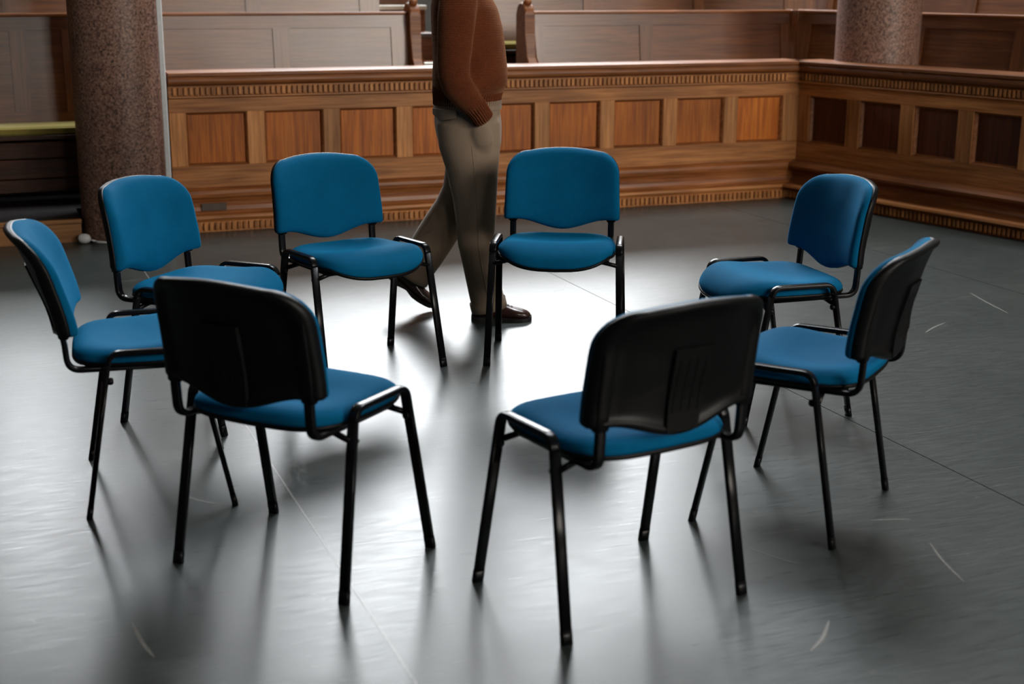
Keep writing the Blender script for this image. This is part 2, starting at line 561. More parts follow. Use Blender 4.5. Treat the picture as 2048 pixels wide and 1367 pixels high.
# ceiling, opened for an added roof light that lifts the seat tops
RS0, RS1, RT0, RT1 = 3.6, 7.6, 0.2, 5.2
bm = bmesh.new()
for lo, hi in (((S0 - 0.25, T0 - 0.25), (S1 + 0.25, RT0)), ((S0 - 0.25, RT1), (S1 + 0.25, T1 + 0.25)), ((S0 - 0.25, RT0), (RS0, RT1)), ((RS1, RT0), (S1 + 0.25, RT1))):
    r = bmesh.ops.create_cube(bm, size=1.0)
    for v in r['verts']:
        v.co = Vector((lo[0] + (v.co.x + 0.5) * (hi[0] - lo[0]), lo[1] + (v.co.y + 0.5) * (hi[1] - lo[1]), H + (v.co.z + 0.5) * 0.2))
ceil_ = struct(from_bm('ceiling', bm, M['ceiling']))
ceil_.location = (AX, AY, 0)
ceil_.rotation_euler = (0, 0, ANG)
roof = struct(empty('window_6', (AX, AY, 0), ANG))
for i in range(2):
    for j in range(2):
        pane('pane', (RS0 + 2 * i + 0.04, RT0 + 2.5 * j + 0.04, H + 0.10), (RS0 + 2 * i + 1.96, RT0 + 2.5 * j + 2.46, H + 0.108), M['added_roof_pane'], roof, (0, 0, -1))
box('glazing_bar', (RS0 + 1.96, RT0, H + 0.06), (RS0 + 2.04, RT1, H + 0.14), M['oak_z'], roof)
box('glazing_bar', (RS0, RT0 + 2.46, H + 0.062), (RS1, RT0 + 2.54, H + 0.138), M['oak_x'], roof)

# ------------------------------------------------------------------ panelled pew fronts
ZC = 0.96
def partition(name, ox, oy, ang, frame_t, length, s_start, first_panel, pitch, pw, npan, flare, label, dent_from, panel_mat='oak_panel'):
    root = empty(name, (ox, oy, 0), ang)
    tag(root, label, 'partition')
    ft = frame_t
    # cap with rounded nosing and book rest behind
    cap = extrude_profile('cap_rail', [(-0.26, 0.96), (0.052, 0.96), (0.055, 0.957), (0.055, 0.940), (0.048, 0.936),
                                       (0.040, 0.934), (0.046, 0.922), (0.047, 0.908), (0.040, 0.894), (0.028, 0.886), (0.016, 0.882), (-0.03, 0.878), (-0.03, 0.93), (-0.26, 0.935)],
                          s_start, length, M['oak_bar'], root, ft)
    frieze = extrude_profile('frieze', [(-0.03, 0.879), (0.006, 0.879), (0.006, 0.822), (0.024, 0.819), (0.026, 0.812), (0.012, 0.806), (-0.03, 0.806)],
                             s_start, length, M['oak_x'], root, ft)
    dm = box_me('dentil', 0.0185, 0.016, 0.046, 0.002)
    dm.materials.append(M['oak_z'])
    s = dent_from
    while s < length - 0.12:
        d = link('dentil', dm, None, frieze)
        d.location = (s, ft - 0.006 - 0.008, 0.849)
        s += 0.0328
    # frame
    box('top_rail', (s_start, ft, 0.722), (length, ft + 0.05, 0.806), M['oak_x'], root)
    box('bottom_rail', (s_start, ft, 0.268), (length, ft + 0.05, 0.398), M['oak_x'], root)
    edges = [first_panel + pitch * i for i in range(npan)]
    prev = s_start
    for e in edges + [None]:
        hi = e if e is not None else length
        if hi - prev > 0.004:
            box('stile', (prev, ft, 0.398), (hi, ft + 0.05, 0.722), M['oak_z'], root, 0.0025)
        prev = (e + pw) if e is not None else 0
    for e in edges:
        p = box('panel', (e - 0.01, ft + 0.030, 0.388), (e + pw + 0.01, ft + 0.046, 0.732), M[panel_mat], root)
        # sloped bead round the panel
        bw_, dd = 0.016, 0.024
        x0, x1, z0, z1 = e, e + pw, 0.398, 0.722
        vs = []
        for q, y in ((0, ft + 0.006), (bw_ * 0.4, ft + 0.010), (bw_, ft + 0.006 + dd)):
            vs += [(x0 + q, y, z0 + q), (x1 - q, y, z0 + q), (x1 - q, y, z1 - q), (x0 + q, y, z1 - q)]
        fs = [(a * 4 + i, a * 4 + (i + 1) % 4, a * 4 + 4 + (i + 1) % 4, a * 4 + 4 + i) for a in range(2) for i in range(4)]
        bead = pydata('bead', vs, fs, M['oak_bar'], p)
        bead.location = -p.location
    # base: torus, cove, plinth moulding, dentils
    f = flare
    base = extrude_profile('base_moulding', [(-0.05, 0.268), (0.004, 0.268), (0.018 * f, 0.262), (0.034 * f, 0.248), (0.040 * f, 0.230), (0.036 * f, 0.212), (0.024 * f, 0.196),
                                             (0.016 * f, 0.178), (0.014 * f, 0.150), (0.020 * f, 0.126), (0.034 * f, 0.108), (0.046 * f, 0.104), (-0.05, 0.100)],
                           s_start, length, M['oak_bar'], root, ft)
    plinth = extrude_profile('plinth', [(-0.05, 0.106), (0.052 * f, 0.104), (0.064 * f, 0.098), (0.066 * f, 0.084), (0.058 * f, 0.074), (0.050 * f, 0.064), (0.044 * f, 0.062), (0.044 * f, 0.0), (-0.05, 0.0)],
                             s_start, length, M['oak_x'], root, ft)
    dm2 = box_me('dentil', 0.0195, 0.016, 0.046, 0.002)
    dm2.materials.append(M['oak_z'])
    s = dent_from
    while s < length - 0.12:
        d = link('dentil', dm2, None, plinth)
        d.location = (s, ft - 0.044 * f - 0.008, 0.034)
        s += 0.0345
    # boarded rear face
    box('rear_board', (s_start, ft + 0.05, 0.0), (length, ft + 0.062, 0.93), M['oak_dark'], root)
    return root

pf = partition('panelled_partition', AX, AY, ANG, 0.06, 4.42, 0.005, 0.103, 0.4745, 0.368, 9, 1.0,
               'long oak panelled pew front with dentil bands running behind the walking person', 0.04)
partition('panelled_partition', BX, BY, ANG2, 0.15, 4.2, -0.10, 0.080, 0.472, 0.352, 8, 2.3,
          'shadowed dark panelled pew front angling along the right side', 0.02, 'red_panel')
# strip of tape stuck on the base moulding
tp = box('tape_patch', (0.165, 0.0300, 0.128), (0.315, 0.0420, 0.172), M['tape'], pf)
tp['label'] = 'worn grey patch on the base moulding'

# ------------------------------------------------------------------ tiers and aisle steps behind the fronts
tier = empty('tiered_platform', (AX, AY, 0), ANG)
struct(tier)
box('platform', (0.012, 0.125, 0.0), (5.2, 0.98, 0.135), M['black_floor'], tier)
box('platform', (-5.0, 0.36, 0.0), (0.012, 0.98, 0.135), M['black_floor'], tier)
box('platform', (-5.0, -0.03, 0.0), (-0.553, 0.36, 0.120), M['black_floor'], tier)
box('step_tread', (-5.0, -0.075, 0.120), (-0.55, 0.36, 0.136), M['black_floor'], tier)
box('step_nosing', (-5.0, -0.083, 0.112), (-0.55, -0.045, 0.1375), M['oak_step'], tier, 0.004)
box('step_riser', (-5.0, -0.060, 0.0), (-0.553, -0.040, 0.112), M['oak_step'], tier)
for i, (lo, hi) in enumerate(((-5.0, 1.84), (2.60, 6.2))):
    box('platform', (lo, 0.98, 0.0), (hi, 1.86, 0.565), M['black_floor'], tier)
    box('platform', (lo, 1.86, 0.0), (hi, 3.6, 1.0), M['oak_dark'], tier)
for k in range(1, 9):
    tn, zn = 0.53 + 0.425 * k, 0.215 * k
    lo, hi = 1.845, 2.595
    box('step', (lo, tn + 0.02, zn - 0.215 if k > 1 else 0.1), (hi, tn + 0.45, zn - 0.03), M['oak_pew_x'], tier)
    box('step_tread', (lo, tn - 0.01, zn - 0.03), (hi, tn + 0.45, zn), M['oak_pew_x'], tier, 0.004)
    box('step_nosing', (lo, tn - 0.025, zn - 0.034), (hi, tn + 0.06, zn + 0.004), M['nosing'] if k % 2 == 0 else M['tape'], tier, 0.004)
tier2 = empty('tiered_platform', (BX, BY, 0), ANG2)
struct(tier2)
box('platform', (-0.2, 0.215, 0.0), (4.2, 1.0, 0.134), M['black_floor'], tier2)
box('platform', (-0.5, 1.0, 0.0), (4.2, 2.6, 0.563), M['black_floor'], tier2)

# ------------------------------------------------------------------ pews
LEAN = R(7)
def pew(name, ox, oy, ang, s0, s1, t_back, z_floor, panels, label, end_left=False, end_right=False, cushion=True, boards=True, seat_from=None):
    """t_back = front face of the back at mid height; panels = [(s0,s1)] recessed fields"""
    root = empty(name, (ox, oy, 0), ang)
    tag(root, label, 'pew')
    zt, zb = z_floor + 1.155, z_floor + 0.44
    zm = z_floor + 1.0
    def lean(o):
        # tip the back panel assembly away from the sitter
        o.rotation_euler = (-LEAN, 0, 0)
        o.location = (0, t_back, zm)
        return o
    def bxl(nm, x0, x1, y0, y1, z0, z1, mat, bev=0.0):
        me = box_me(nm, x1 - x0, y1 - y0, z1 - z0, bev)
        for v in me.vertices:
            v.co += Vector(((x0 + x1) / 2, (y0 + y1) / 2, (z0 + z1) / 2 - zm))
        return lean(link(nm, me, mat, root))
    ptop, pbot = z_floor + 1.050, z_floor + 0.545
    bxl('top_rail', s0, s1, 0.0, 0.035, ptop, zt - 0.022, M['oak_pew_x'])
    bxl('bottom_rail', s0, s1, 0.0, 0.035, zb, pbot, M['oak_pew_x'])
    prev = s0
    for a, b in panels:
        if a - prev > 0.01:
            bxl('stile', prev, a, 0.0, 0.035, pbot, ptop, M['oak_pew_z'])
        bxl('panel', a - 0.008, b + 0.008, 0.010, 0.024, pbot - 0.008, ptop + 0.008, M['oak_pew_x'])
        prev = b
    if s1 - prev > 0.01:
        bxl('stile', prev, s1, 0.0, 0.035, pbot, ptop, M['oak_pew_z'])
    bxl('back_cap', s0, s1, -0.018, 0.055, zt - 0.022, zt, M['oak_bar'], 0.006)
    bxl('rear_board', s0, s1, 0.035, 0.045, zb - 0.2, zt - 0.022, M['oak_dark'])
    ts = t_back + 0.05
    b0, b1 = s0, s1
    if seat_from is not None:
        s0 = seat_from
    box('seat_board', (s0, ts - 0.42, z_floor + 0.405), (s1, ts, z_floor + 0.432), M['oak_dark'], root, 0.004)
    if cushion:
        box('cushion', (s0 + 0.02, ts - 0.415, z_floor + 0.433), (s1 - 0.02, ts - 0.03, z_floor + 0.485), M['cushion'], root, 0.012)
    if boards:
        z = z_floor + 0.07
        for hgt in (0.085, 0.125, 0.11):
            box('plank', (s0, ts - 0.30, z), (s1, ts - 0.28, z + hgt - 0.006), M['oak_dark'], root, 0.002)
            z += hgt
    s0 = b0
    for on, x in ((end_left, s0 - 0.075), (end_right, s1)):
        if not on:
            continue
        # bench end: scrolled board with rounded head, stepped back edge
        prof = [(-0.40, z_floor), (-0.40, z_floor + 0.50), (-0.36, z_floor + 0.62), (-0.20, z_floor + 0.72), (-0.10, z_floor + 0.84), (-0.07, z_floor + 1.00), (-0.065, z_floor + 1.13)]
        prof += [(0.02 + 0.085 * math.cos(a), z_floor + 1.13 + 0.085 * math.sin(a)) for a in [R(180 - 15 * i) for i in range(1, 12)]]
        prof += [(0.105, z_floor + 1.13), (0.11, z_floor)]
        vs = [(x, t_back + y, z) for y, z in prof] + [(x + 0.075, t_back + y, z) for y, z in prof]
        n = len(prof)
        fs = [(i, (i + 1) % n, n + (i + 1) % n, n + i) for i in range(n)] + [tuple(range(n)), tuple(range(2 * n - 1, n - 1, -1))]
        bm = bmesh.new()
        bv = [bm.verts.new(v) for v in vs]
        for f in fs:
            bm.faces.new([bv[i] for i in f])
        bmesh.ops.bevel(bm, geom=[e for e in bm.edges if abs(e.verts[0].co.x - e.verts[1].co.x) < 1e-5], offset=0.008, segments=1, affect='EDGES')
        e_ = from_bm('bench_end', bm, M['oak_bar'], root)
        # round boss on top of the head
        rings = []
        for zz, rr in ((0, 0.020), (0.012, 0.030), (0.028, 0.032), (0.042, 0.022), (0.048, 0.006)):
            rings.append([(x + 0.0375 + rr * math.cos(2 * PI * i / 12), t_back - 0.015 + rr * math.sin(2 * PI * i / 12), z_floor + 1.195 + zz) for i in range(12)])
        v, f = loft(rings)
        pydata('finial', v, f, M['oak_bar'], e_, True)
    return root

pew('pew', AX, AY, ANG, -3.2, 1.76, 0.90, 0.135,
    [(-2.6, -1.75), (-1.65, -0.834), (-0.731, -0.522), (-0.42, -0.16), (-0.05, 0.824), (0.935, 1.642)],
    'front row pew left of the aisle with pale shiny back panels and olive cushion', end_right=True)
cp_ = pew('pew', AX, AY, ANG, 2.68, 4.86, 0.90, 0.135, [(2.774, 3.541), (3.651, 4.74)],
    'front row pew right of the aisle with brown back panels', end_left=True)
box('corner_post', (4.825, 0.89, 0.60), (4.885, 0.97, 1.29), M['oak_pew_z'], cp_, 0.006)
pew('pew', AX, AY, ANG, -3.2, 1.80, 1.76, 0.565,
    [(-2.6, -1.75), (-1.65, -0.834), (-0.78, -0.05), (0.05, 0.808), (0.916, 1.65)],
    'second row pew left of the aisle, its panels cut by the top edge', end_right=False)
pew('pew', AX, AY, ANG, 2.62, 5.58, 1.76, 0.565, [(2.70, 3.457), (3.543, 4.431), (4.523, 5.28)],
    'second row pew right of the aisle, its panels cut by the top edge')
pew('pew', BX, BY, ANG2, -0.86, 3.6, 0.90, 0.135, [(-0.70, 0.25), (0.40, 1.164), (1.28, 2.2), (2.3, 3.2)],
    'dark shadowed pew behind the right granite column', seat_from=-0.3)
pew('pew', BX, BY, ANG2, -1.52, 3.6, 1.76, 0.565, [(-1.3, 0.05), (0.16, 1.0), (1.1, 2.0), (2.1, 3.0)],
    'dark second row pew at the top right corner', seat_from=-0.95)

# ------------------------------------------------------------------ granite columns, conduit, cable
def column(x, y, r, label, z0):
    root = empty('granite_column', (x, y, z0))
    tag(root, label, 'column', 'granite columns')
    prof = [(r + 0.012, 0.0), (r + 0.012, 0.03), (r + 0.004, 0.05), (r, 0.08), (r, 2.0), (r * 0.985, 4.0), (r * 0.96, 6.0)]
    rings = [[(rr * math.cos(2 * PI * i / 64), rr * math.sin(2 * PI * i / 64), z) for i in range(64)] for rr, z in prof]
    v, f = loft(rings)
    pydata('shaft', v, f, M['granite'], root, True)
    cp = [(r * 0.96, 6.0), (r * 1.05, 6.05), (r * 1.05, 6.12), (r * 1.3, 6.35), (r * 1.5, 6.5), (r * 1.5, 6.62)]
    rings = [[(rr * math.cos(2 * PI * i / 48), rr * math.sin(2 * PI * i / 48), z) for i in range(48)] for rr, z in cp]
    v, f = loft(rings)
    pydata('capital', v, f, M['plaster'], root, True)
    return root
column(-2.318, 8.283, 0.262, 'brown granite column on the left beside the white conduit', 0.0)
column(2.555, 9.96, 0.288, 'brown granite column rising behind the right pew front', 0.134)

cd = empty('conduit', (-2.026, 8.165, 0), R(10))
tag(cd, 'white vertical cable conduit on the side of the left column', 'conduit')
box('trunking', (-0.015, -0.012, 0.02), (0.015, 0.012, 5.0), M['white_plastic'], cd, 0.004)
box('trunking_lid', (-0.012, -0.0145, 0.025), (0.012, -0.012, 4.99), M['white_plastic'], cd)
cb = empty('cable', (-2.50, 8.0, 0))
tag(cb, 'white cable with round plug lying at the left column base', 'cable')
cx, cy = -2.318 + 2.50, 8.283 - 8.0
path = [(0.03, 0.03, 0.016), (0.06, 0.022, 0.010)]
for a in range(-118, -20, 8):
    path.append((cx + 0.29 * math.cos(R(a)), cy + 0.29 * math.sin(R(a)), 0.008))
v, f = tube(path, 0.0075, 0.0075, Vector((0, 0, 1)), 8)
pydata('lead', v, f, M['white_plastic'], cb, True)
rings = []
for xx, rr in ((-0.034, 0.014), (-0.030, 0.024), (-0.012, 0.029), (0.008, 0.029), (0.026, 0.022), (0.034, 0.010)):
    rings.append([(xx, 0.01 + rr * math.cos(2 * PI * i / 16), 0.029 + rr * math.sin(2 * PI * i / 16)) for i in range(16)])
v, f = loft(rings)
pydata('plug', v, f, M['white_plastic'], cb, True)

# ------------------------------------------------------------------ stacking chairs
def pad_outline_seat(n=56):
    """seat plan, front is +y"""
    pts = []
    for i in range(n):
        a = 2 * PI * i / n
        c, s = math.cos(a), math.sin(a)
        e = 0.60 if s > 0 else 0.46
        x = math.copysign(abs(c) ** e, c)
        y = math.copysign(abs(s) ** (0.62 if s > 0 else 0.46), s)
        hw = 0.236 - 0.012 * max(0, -y)
        yy = y * 0.216 + 0.008
        if y > 0:
            yy += 0.012 * (1 - x * x) * y
        else:
            yy -= 0.006 * (1 - x * x) * abs(y)
        pts.append((x * hw, yy))
    return pts

def seat_top(x, y):
    u = x / 0.23
    w = (y + 0.2) / 0.42
    dish = -0.016 * math.exp(-((w - 0.36) / 0.26) ** 2) * (1 - 0.75 * u * u)
    front = 0.006 * math.exp(-((w - 0.74) / 0.18) ** 2)
    fall = -0.030 * max(0, (w - 0.74) / 0.26) ** 2
    side = 0.004 * u * u * (1 - max(0, w - 0.6))
    return 0.484 + dish + front + fall + side

def back_outline(n_side=9):
    """backrest outline in (x, z), counter-clockwise from bottom centre"""
    pts = []
    hw_b, hw_t = 0.242, 0.236
    zb, zt = 0.527, 0.815
    m = 9
    for i in range(m + 1):                   # bottom edge centre -> right corner
        u = i / m
        x = u * (hw_b - 0.012)
        pts.append((x, 0.484 + (zb - 0.484) * (0.5 - 0.5 * math.cos(PI * min(1, u / 0.86)))))
    for i in range(1, 4):                    # small corner
        a = R(-90 + 30 * i)
        pts.append((hw_b - 0.012 + 0.012 * math.cos(a), zb + 0.012 + 0.012 * math.sin(a)))
    rc = 0.092
    for i in range(1, 7):                    # right side
        u = i / 7
        z = zb + 0.012 + (zt - 0.012 - rc - zb - 0.012) * u
        pts.append((hw_b + (hw_t - hw_b) * u, z))
    for i in range(0, 9):                    # big top corner
        a = R(90 * i / 8)
        pts.append((hw_t - rc + rc * math.cos(a) ** 0.92 if i < 8 else hw_t - rc, zt - 0.012 - rc + rc * math.sin(a)))
    for i in range(1, 7):                    # top edge, slight crown
        u = i / 7
        x = (hw_t - rc) * (1 - u)
        pts.append((x, zt - 0.012 + 0.012 * (1 - (x / (hw_t - rc)) ** 2)))
    top = [(0.0, zt)]
    left = [(-x, z) for x, z in reversed(pts[1:])]
    return pts + top + left

RAKE = 0.17
def back_y(x, z):
    """front surface of the curved back sheet"""
    w = (z - 0.5)
    y = -0.209 - RAKE * w
    y += 0.012 * math.exp(-((w - 0.07) / 0.09) ** 2)
    y -= 0.16 * max(0, w - 0.18) ** 2 / 0.12
    k = max(0.0, (min(abs(x), 0.245) - 0.045) / 0.193)
    h_ = min(1.0, max(0.0, (z - 0.50) / 0.24))
    y += 0.050 * k ** 1.8 * (0.60 + 0.40 * h_ * h_ * (3 - 2 * h_))
    return y

def build_chair(rake):
    global RAKE
    RAKE = rake
    root = empty('stacking_chair')
    # --- seat pad
    out = pad_outline_seat()
    n = len(out)
    rings = []
    for rho in (0.04, 0.2, 0.36, 0.5, 0.62, 0.70):
        rings.append([(x * rho, 0.004 + (y - 0.004) * rho, seat_top(x * rho, y * rho)) for x, y in out])
    for rho, dz in ((0.77, 0.0010), (0.83, 0.003), (0.88, 0.006), (0.92, 0.0105), (0.955, 0.016), (0.98, 0.023), (1.0, 0.033)):
        rings.append([(x * rho, 0.004 + (y - 0.004) * rho, seat_top(x * rho, y * rho) - dz) for x, y in out])
    rings.append([(x * 0.998, 0.004 + (y - 0.004) * 0.998, min(seat_top(x, y) - 0.036, 0.447)) for x, y in out])
    rings.append([(x * 0.985, 0.004 + (y - 0.004) * 0.985, min(seat_top(x, y) - 0.044, 0.441)) for x, y in out])
    v, f = loft(rings)
    pydata('seat_pad', v, f, M['blue'], root, True)
    def low(x, y):
        return min(seat_top(x, y) - 0.044, 0.441)
    rings = []
    for rho, dz in ((0.97, 0.004), (1.004, 0.002), (1.008, -0.003), (0.995, -0.009), (0.90, -0.013), (0.5, -0.015), (0.05, -0.015)):
        rings.append([(x * rho, 0.004 + (y - 0.004) * rho, low(x, y) + dz) for x, y in out])
    v, f = loft(rings)
    pydata('seat_shell', v, f, M['shell'], root, True)
    # --- backrest pad and shell
    bo = back_outline()
    cz = 0.65
    def ring(rho, dy, grow=0.0):
        r = []
        for x, z in bo:
            xx = x * rho + math.copysign(grow, x) * min(1, abs(x) / 0.05)
            zz = cz + (z - cz) * rho + math.copysign(grow, z - cz)
            r.append((xx, back_y(xx, zz) + dy, zz))
        return r
    rings = [ring(rho, dy) for rho, dy in ((0.03, 0.0), (0.2, 0.0), (0.4, 0.0), (0.55, 0.0), (0.68, 0.0), (0.79, 0.0), (0.88, -0.001), (0.935, -0.004), (0.97, -0.010), (0.99, -0.018), (1.0, -0.027), (0.995, -0.034), (0.97, -0.036), (0.5, -0.036), (0.03, -0.036))]
    v, f = loft(rings)
    pydata('backrest_pad', v, f, M['blue'], root, True)
    rings = [ring(rho, dy, g) for rho, dy, g in ((0.95, -0.036, 0), (0.985, -0.031, 0.0), (1.0, -0.030, 0.0), (1.0, -0.040, 0.001), (0.99, -0.052, 0.0), (0.965, -0.0575, 0.0),
                                                 (0.92, -0.0585, 0.0), (0.885, -0.0575, 0), (0.865, -0.052, 0), (0.7, -0.052, 0), (0.45, -0.053, 0), (0.04, -0.053, 0))]
    v, f = loft(rings, cap0=False)
    sh = pydata('backrest_shell', v, f, M['shell'], root, True)
    # ribbed grip panel on the rear face
    def patch(name, x0, x1, z0, z1, d0, d1, taper=0.0, nx=8, nz=8):
        vs, fs = [], []
        for layer, dd in enumerate((d0, d1)):
            for j in range(nz + 1):
                z = z0 + (z1 - z0) * j / nz
                for i in range(nx + 1):
                    sh_ = taper * (j / nz)
                    x = (x0 - sh_) + (x1 - x0 + 2 * sh_) * i / nx
                    inset = 0.003 if layer else 0.0
                    x = max(min(x, x1 + sh_ - inset), x0 - sh_ + inset)
                    vs.append((x, back_y(x, z) + dd, z))
        W = nx + 1
        L = W * (nz + 1)
        for j in range(nz):
            for i in range(nx):
                a = j * W + i
                fs.append((a, a + 1, a + 1 + W, a + W))
                fs.append((L + a, L + a + W, L + a + 1 + W, L + a + 1))
        border = [i for i in range(W)] + [j * W + nx for j in range(1, nz + 1)] + [nz * W + i for i in range(nx - 1, -1, -1)] + [j * W for j in range(nz - 1, 0, -1)]
        for i in range(len(border)):
            a, b = border[i], border[(i + 1) % len(border)]
            fs.append((a, b, L + b, L + a))
        return pydata(name, vs, fs, M['shell'], sh)
    patch('grip_panel', -0.048, 0.048, 0.496, 0.703, -0.050, -0.0605, 0.010)
    for i in range(4):
        x = -0.036 + 0.024 * i
        patch('rib', x - 0.003, x + 0.003, 0.545, 0.675, -0.0595, -0.0618, 0.0, 1, 8)
    for s in (-1, 1):
        vs = []
        # sleeve that takes the upright
        rings = []
        for z in (0.517, 0.522, 0.56, 0.62, 0.68, 0.725, 0.735):
            hw = 0.019 if 0.519 < z < 0.73 else 0.015
            xx = s * 0.206
            y = back_y(xx, z) - 0.043
            hd = 0.015 if 0.519 < z < 0.70 else 0.010
            rings.append([(xx + hw * math.copysign(abs(math.cos(a)) ** 0.5, math.cos(a)), y + hd * math.copysign(abs(math.sin(a)) ** 0.5, math.sin(a)), z) for a in [2 * PI * (i + 0.5) / 16 for i in range(16)]])
        v, f = loft(rings)
        pydata('sleeve', v, f, M['shell'], sh, True)
    # --- tube frame
    a, b = 0.0140, 0.0082
    for s in (-1, 1):
        wt, wf = 0.251, 0.265
        foot_f, foot_r = (s * wf, 0.216, 0.012), (s * wf, -0.191, 0.012)
        top_f, top_r = (s * wt, 0.122, 0.486 - b), (s * wt, -0.108, 0.486 - b)
        path = fillet([foot_f, top_f, top_r, foot_r], 0.038, 8)
        kf, kr = 1, len(path) - 2
        seat_side = Vector((1, 0, 0))
        v, f = tube(path[:kf + 1], a, b, seat_side, 24, 0.3)
        leg1 = pydata('leg', v, f, M['tube'], root, True)
        v, f = tube(path[kf:kr + 1], a, b, seat_side, 24, 0.3)
        pydata('side_rail', v, f, M['tube'], root, True)
        v, f = tube(path[kr:], a, b, seat_side, 24, 0.3)
        leg2 = pydata('leg', v, f, M['tube'], root, True)
        for leg, ft_, tp_ in ((leg1, foot_f, top_f), (leg2, foot_r, top_r)):
            d = (Vector(tp_) - Vector(ft_)).normalized()
            p0 = Vector(ft_) - d * (ft_[2] / d.z)
            v, f = tube([p0, p0 + d * 0.034], a + 0.0007, b + 0.0007, seat_side, 24, 0.3)
            pydata('foot_cap', v, f, M['cap'], leg, True)
        # upright running down from the backrest and forward below the seat
        pts = [(s * 0.206, back_y(0.206, 0.72) - 0.043, 0.72), (s * 0.206, back_y(0.206, 0.60) - 0.043, 0.60),
               (s * 0.206, back_y(0.206, 0.50) - 0.046, 0.50), (s * 0.206, -0.222, 0.4255), (s * 0.200, 0.13, 0.4215)]
        v, f = tube(fillet(pts, 0.075, 8), 0.0130, 0.0085, seat_side, 24, 0.3)
        pydata('upright', v, f, M['tube'], root, True)
        # rubber stacking bumpers on the legs
        for y0, sy in ((0.140, -1), (-0.124, 1)):
            rings = []
            for q, rr in ((0.0, 0.009), (0.008, 0.0105), (0.014, 0.0105), (0.019, 0.007)):
                rings.append([(s * 0.2535 + rr * math.cos(2 * PI * i / 10), y0 + sy * (0.004 + q), 0.398 + rr * math.sin(2 * PI * i / 10)) for i in range(10)])
            v, f = loft(rings)
            pydata('bumper', v, f, M['cap'], root, True)
    # cross bars joining the two leg hoops below the seat
    for y in (0.1385, -0.1255):
        pts = [(-0.25, y, 0.402), (-0.19, y * 0.93, 0.414), (0, y * 0.9, 0.4145), (0.19, y * 0.93, 0.414), (0.25, y, 0.402)]
        v, f = tube(fillet(pts, 0.05, 4), 0.0085, 0.0085, Vector((0, 1, 0)), 10)
        pydata('cross_bar', v, f, M['tube'], root, True)
    return root

def copy_tree(o, parent=None):
    c = o.copy()
    COL.objects.link(c)
    c.parent = parent
    for ch in o.children:
        copy_tree(ch, c)
    return c

CHAIRS = [
    (-0.616, 5.381, -144.1, 'blue chair at the back left of the circle, turned right, before the walking person'),
    (0.185, 5.559, 174.1, 'blue chair at the back of the circle facing the viewer squarely'),
    (0.937, 4.925, 107.1, 'blue chair at the back right of the circle with its seat to the left'),
    (0.839, 3.849, 60.1, 'rightmost blue chair, black back shell turned to the right edge'),
    (0.254, 3.257, 31.7, 'nearest blue chair right of centre, black ribbed back shell to the viewer'),
    (-0.557, 3.458, -28.0, 'near blue chair left of centre, black back shell to the viewer'),
    (-1.095, 4.032, -74.1, 'leftmost blue chair seen from the side facing right'),
    (-1.075, 4.800, -112.2, 'blue chair in front of the left granite column'),
]
proto = build_chair(0.17)
sprung = build_chair(0.28)               # the leftmost chair's back has given way a little
copies = [proto] + [copy_tree(proto) for _ in CHAIRS[1:]]
for ch in list(copies[6].children_recursive) + [copies[6]]:
    bpy.data.objects.remove(ch)
copies[6] = sprung
for c, (x, y, a, lab) in zip(copies, CHAIRS):
    c.location = (x, y, 0)
    c.rotation_euler = (0, 0, R(a))
    tag(c, lab, 'chair', 'blue stacking chairs set in a circle')

# ------------------------------------------------------------------ the walking person
person = empty('person', (0, 6.24, 0))
tag(person, 'person in rust sweater, khaki trousers and brown shoes walking right, hand in pocket', 'person')

def ell(cx, cy, z, a, w, n=40, tilt=(0, 0), pw=1.0):
    """horizontal oval ring, optionally tilted: dz = tilt . (dx, dy)"""
    r = []
    for i in range(n):
        t = 2 * PI * i / n
        c, s = math.cos(t), math.sin(t)
        dx, dy = a * math.copysign(abs(c) ** pw, c), w * math.copysign(abs(s) ** pw, s)
        r.append((cx + dx, cy + dy, z + tilt[0] * dx + tilt[1] * dy))
    return r

def limb(pts, n=28):
    """pts: (centre, radius in the walking plane, radius across) -> lofted rings square to the limb"""
    P = [Vector(p[0]) for p in pts]
    rings = []
    for i, (c, ra, rb) in enumerate(pts):
        t = (P[min(i + 1, len(P) - 1)] - P[max(i - 1, 0)]).normalized()
        s = Vector((0, 1, 0))
        s = (s - t * s.dot(t)).normalized()
        u = t.cross(s)
        rings.append([Vector(c) + u * (ra * math.cos(2 * PI * k / n)) + s * (rb * math.sin(2 * PI * k / n)) for k in range(n)])
    return rings

def add_loft(bm, rings):
    v, f = loft([[tuple(p) for p in r] for r in rings])
    bv = [bm.verts.new(p) for p in v]
    for q in f:
        bm.faces.new([bv[i] for i in q])

def fused(name, parts, mat, parent, voxel=0.010, smooth=6):
    """several closed lofts fused to one continuous skin"""
    bm = bmesh.new()
    for rings in parts:
        add_loft(bm, rings)
    o = from_bm(name, bm, mat, parent, True)
    m = o.modifiers.new('fuse', 'REMESH')
    m.mode = 'VOXEL'
    m.voxel_size = voxel
    m.use_smooth_shade = True
    m2 = o.modifiers.new('smooth', 'SMOOTH')
    m2.iterations = smooth
    m2.factor = 0.5
    return o

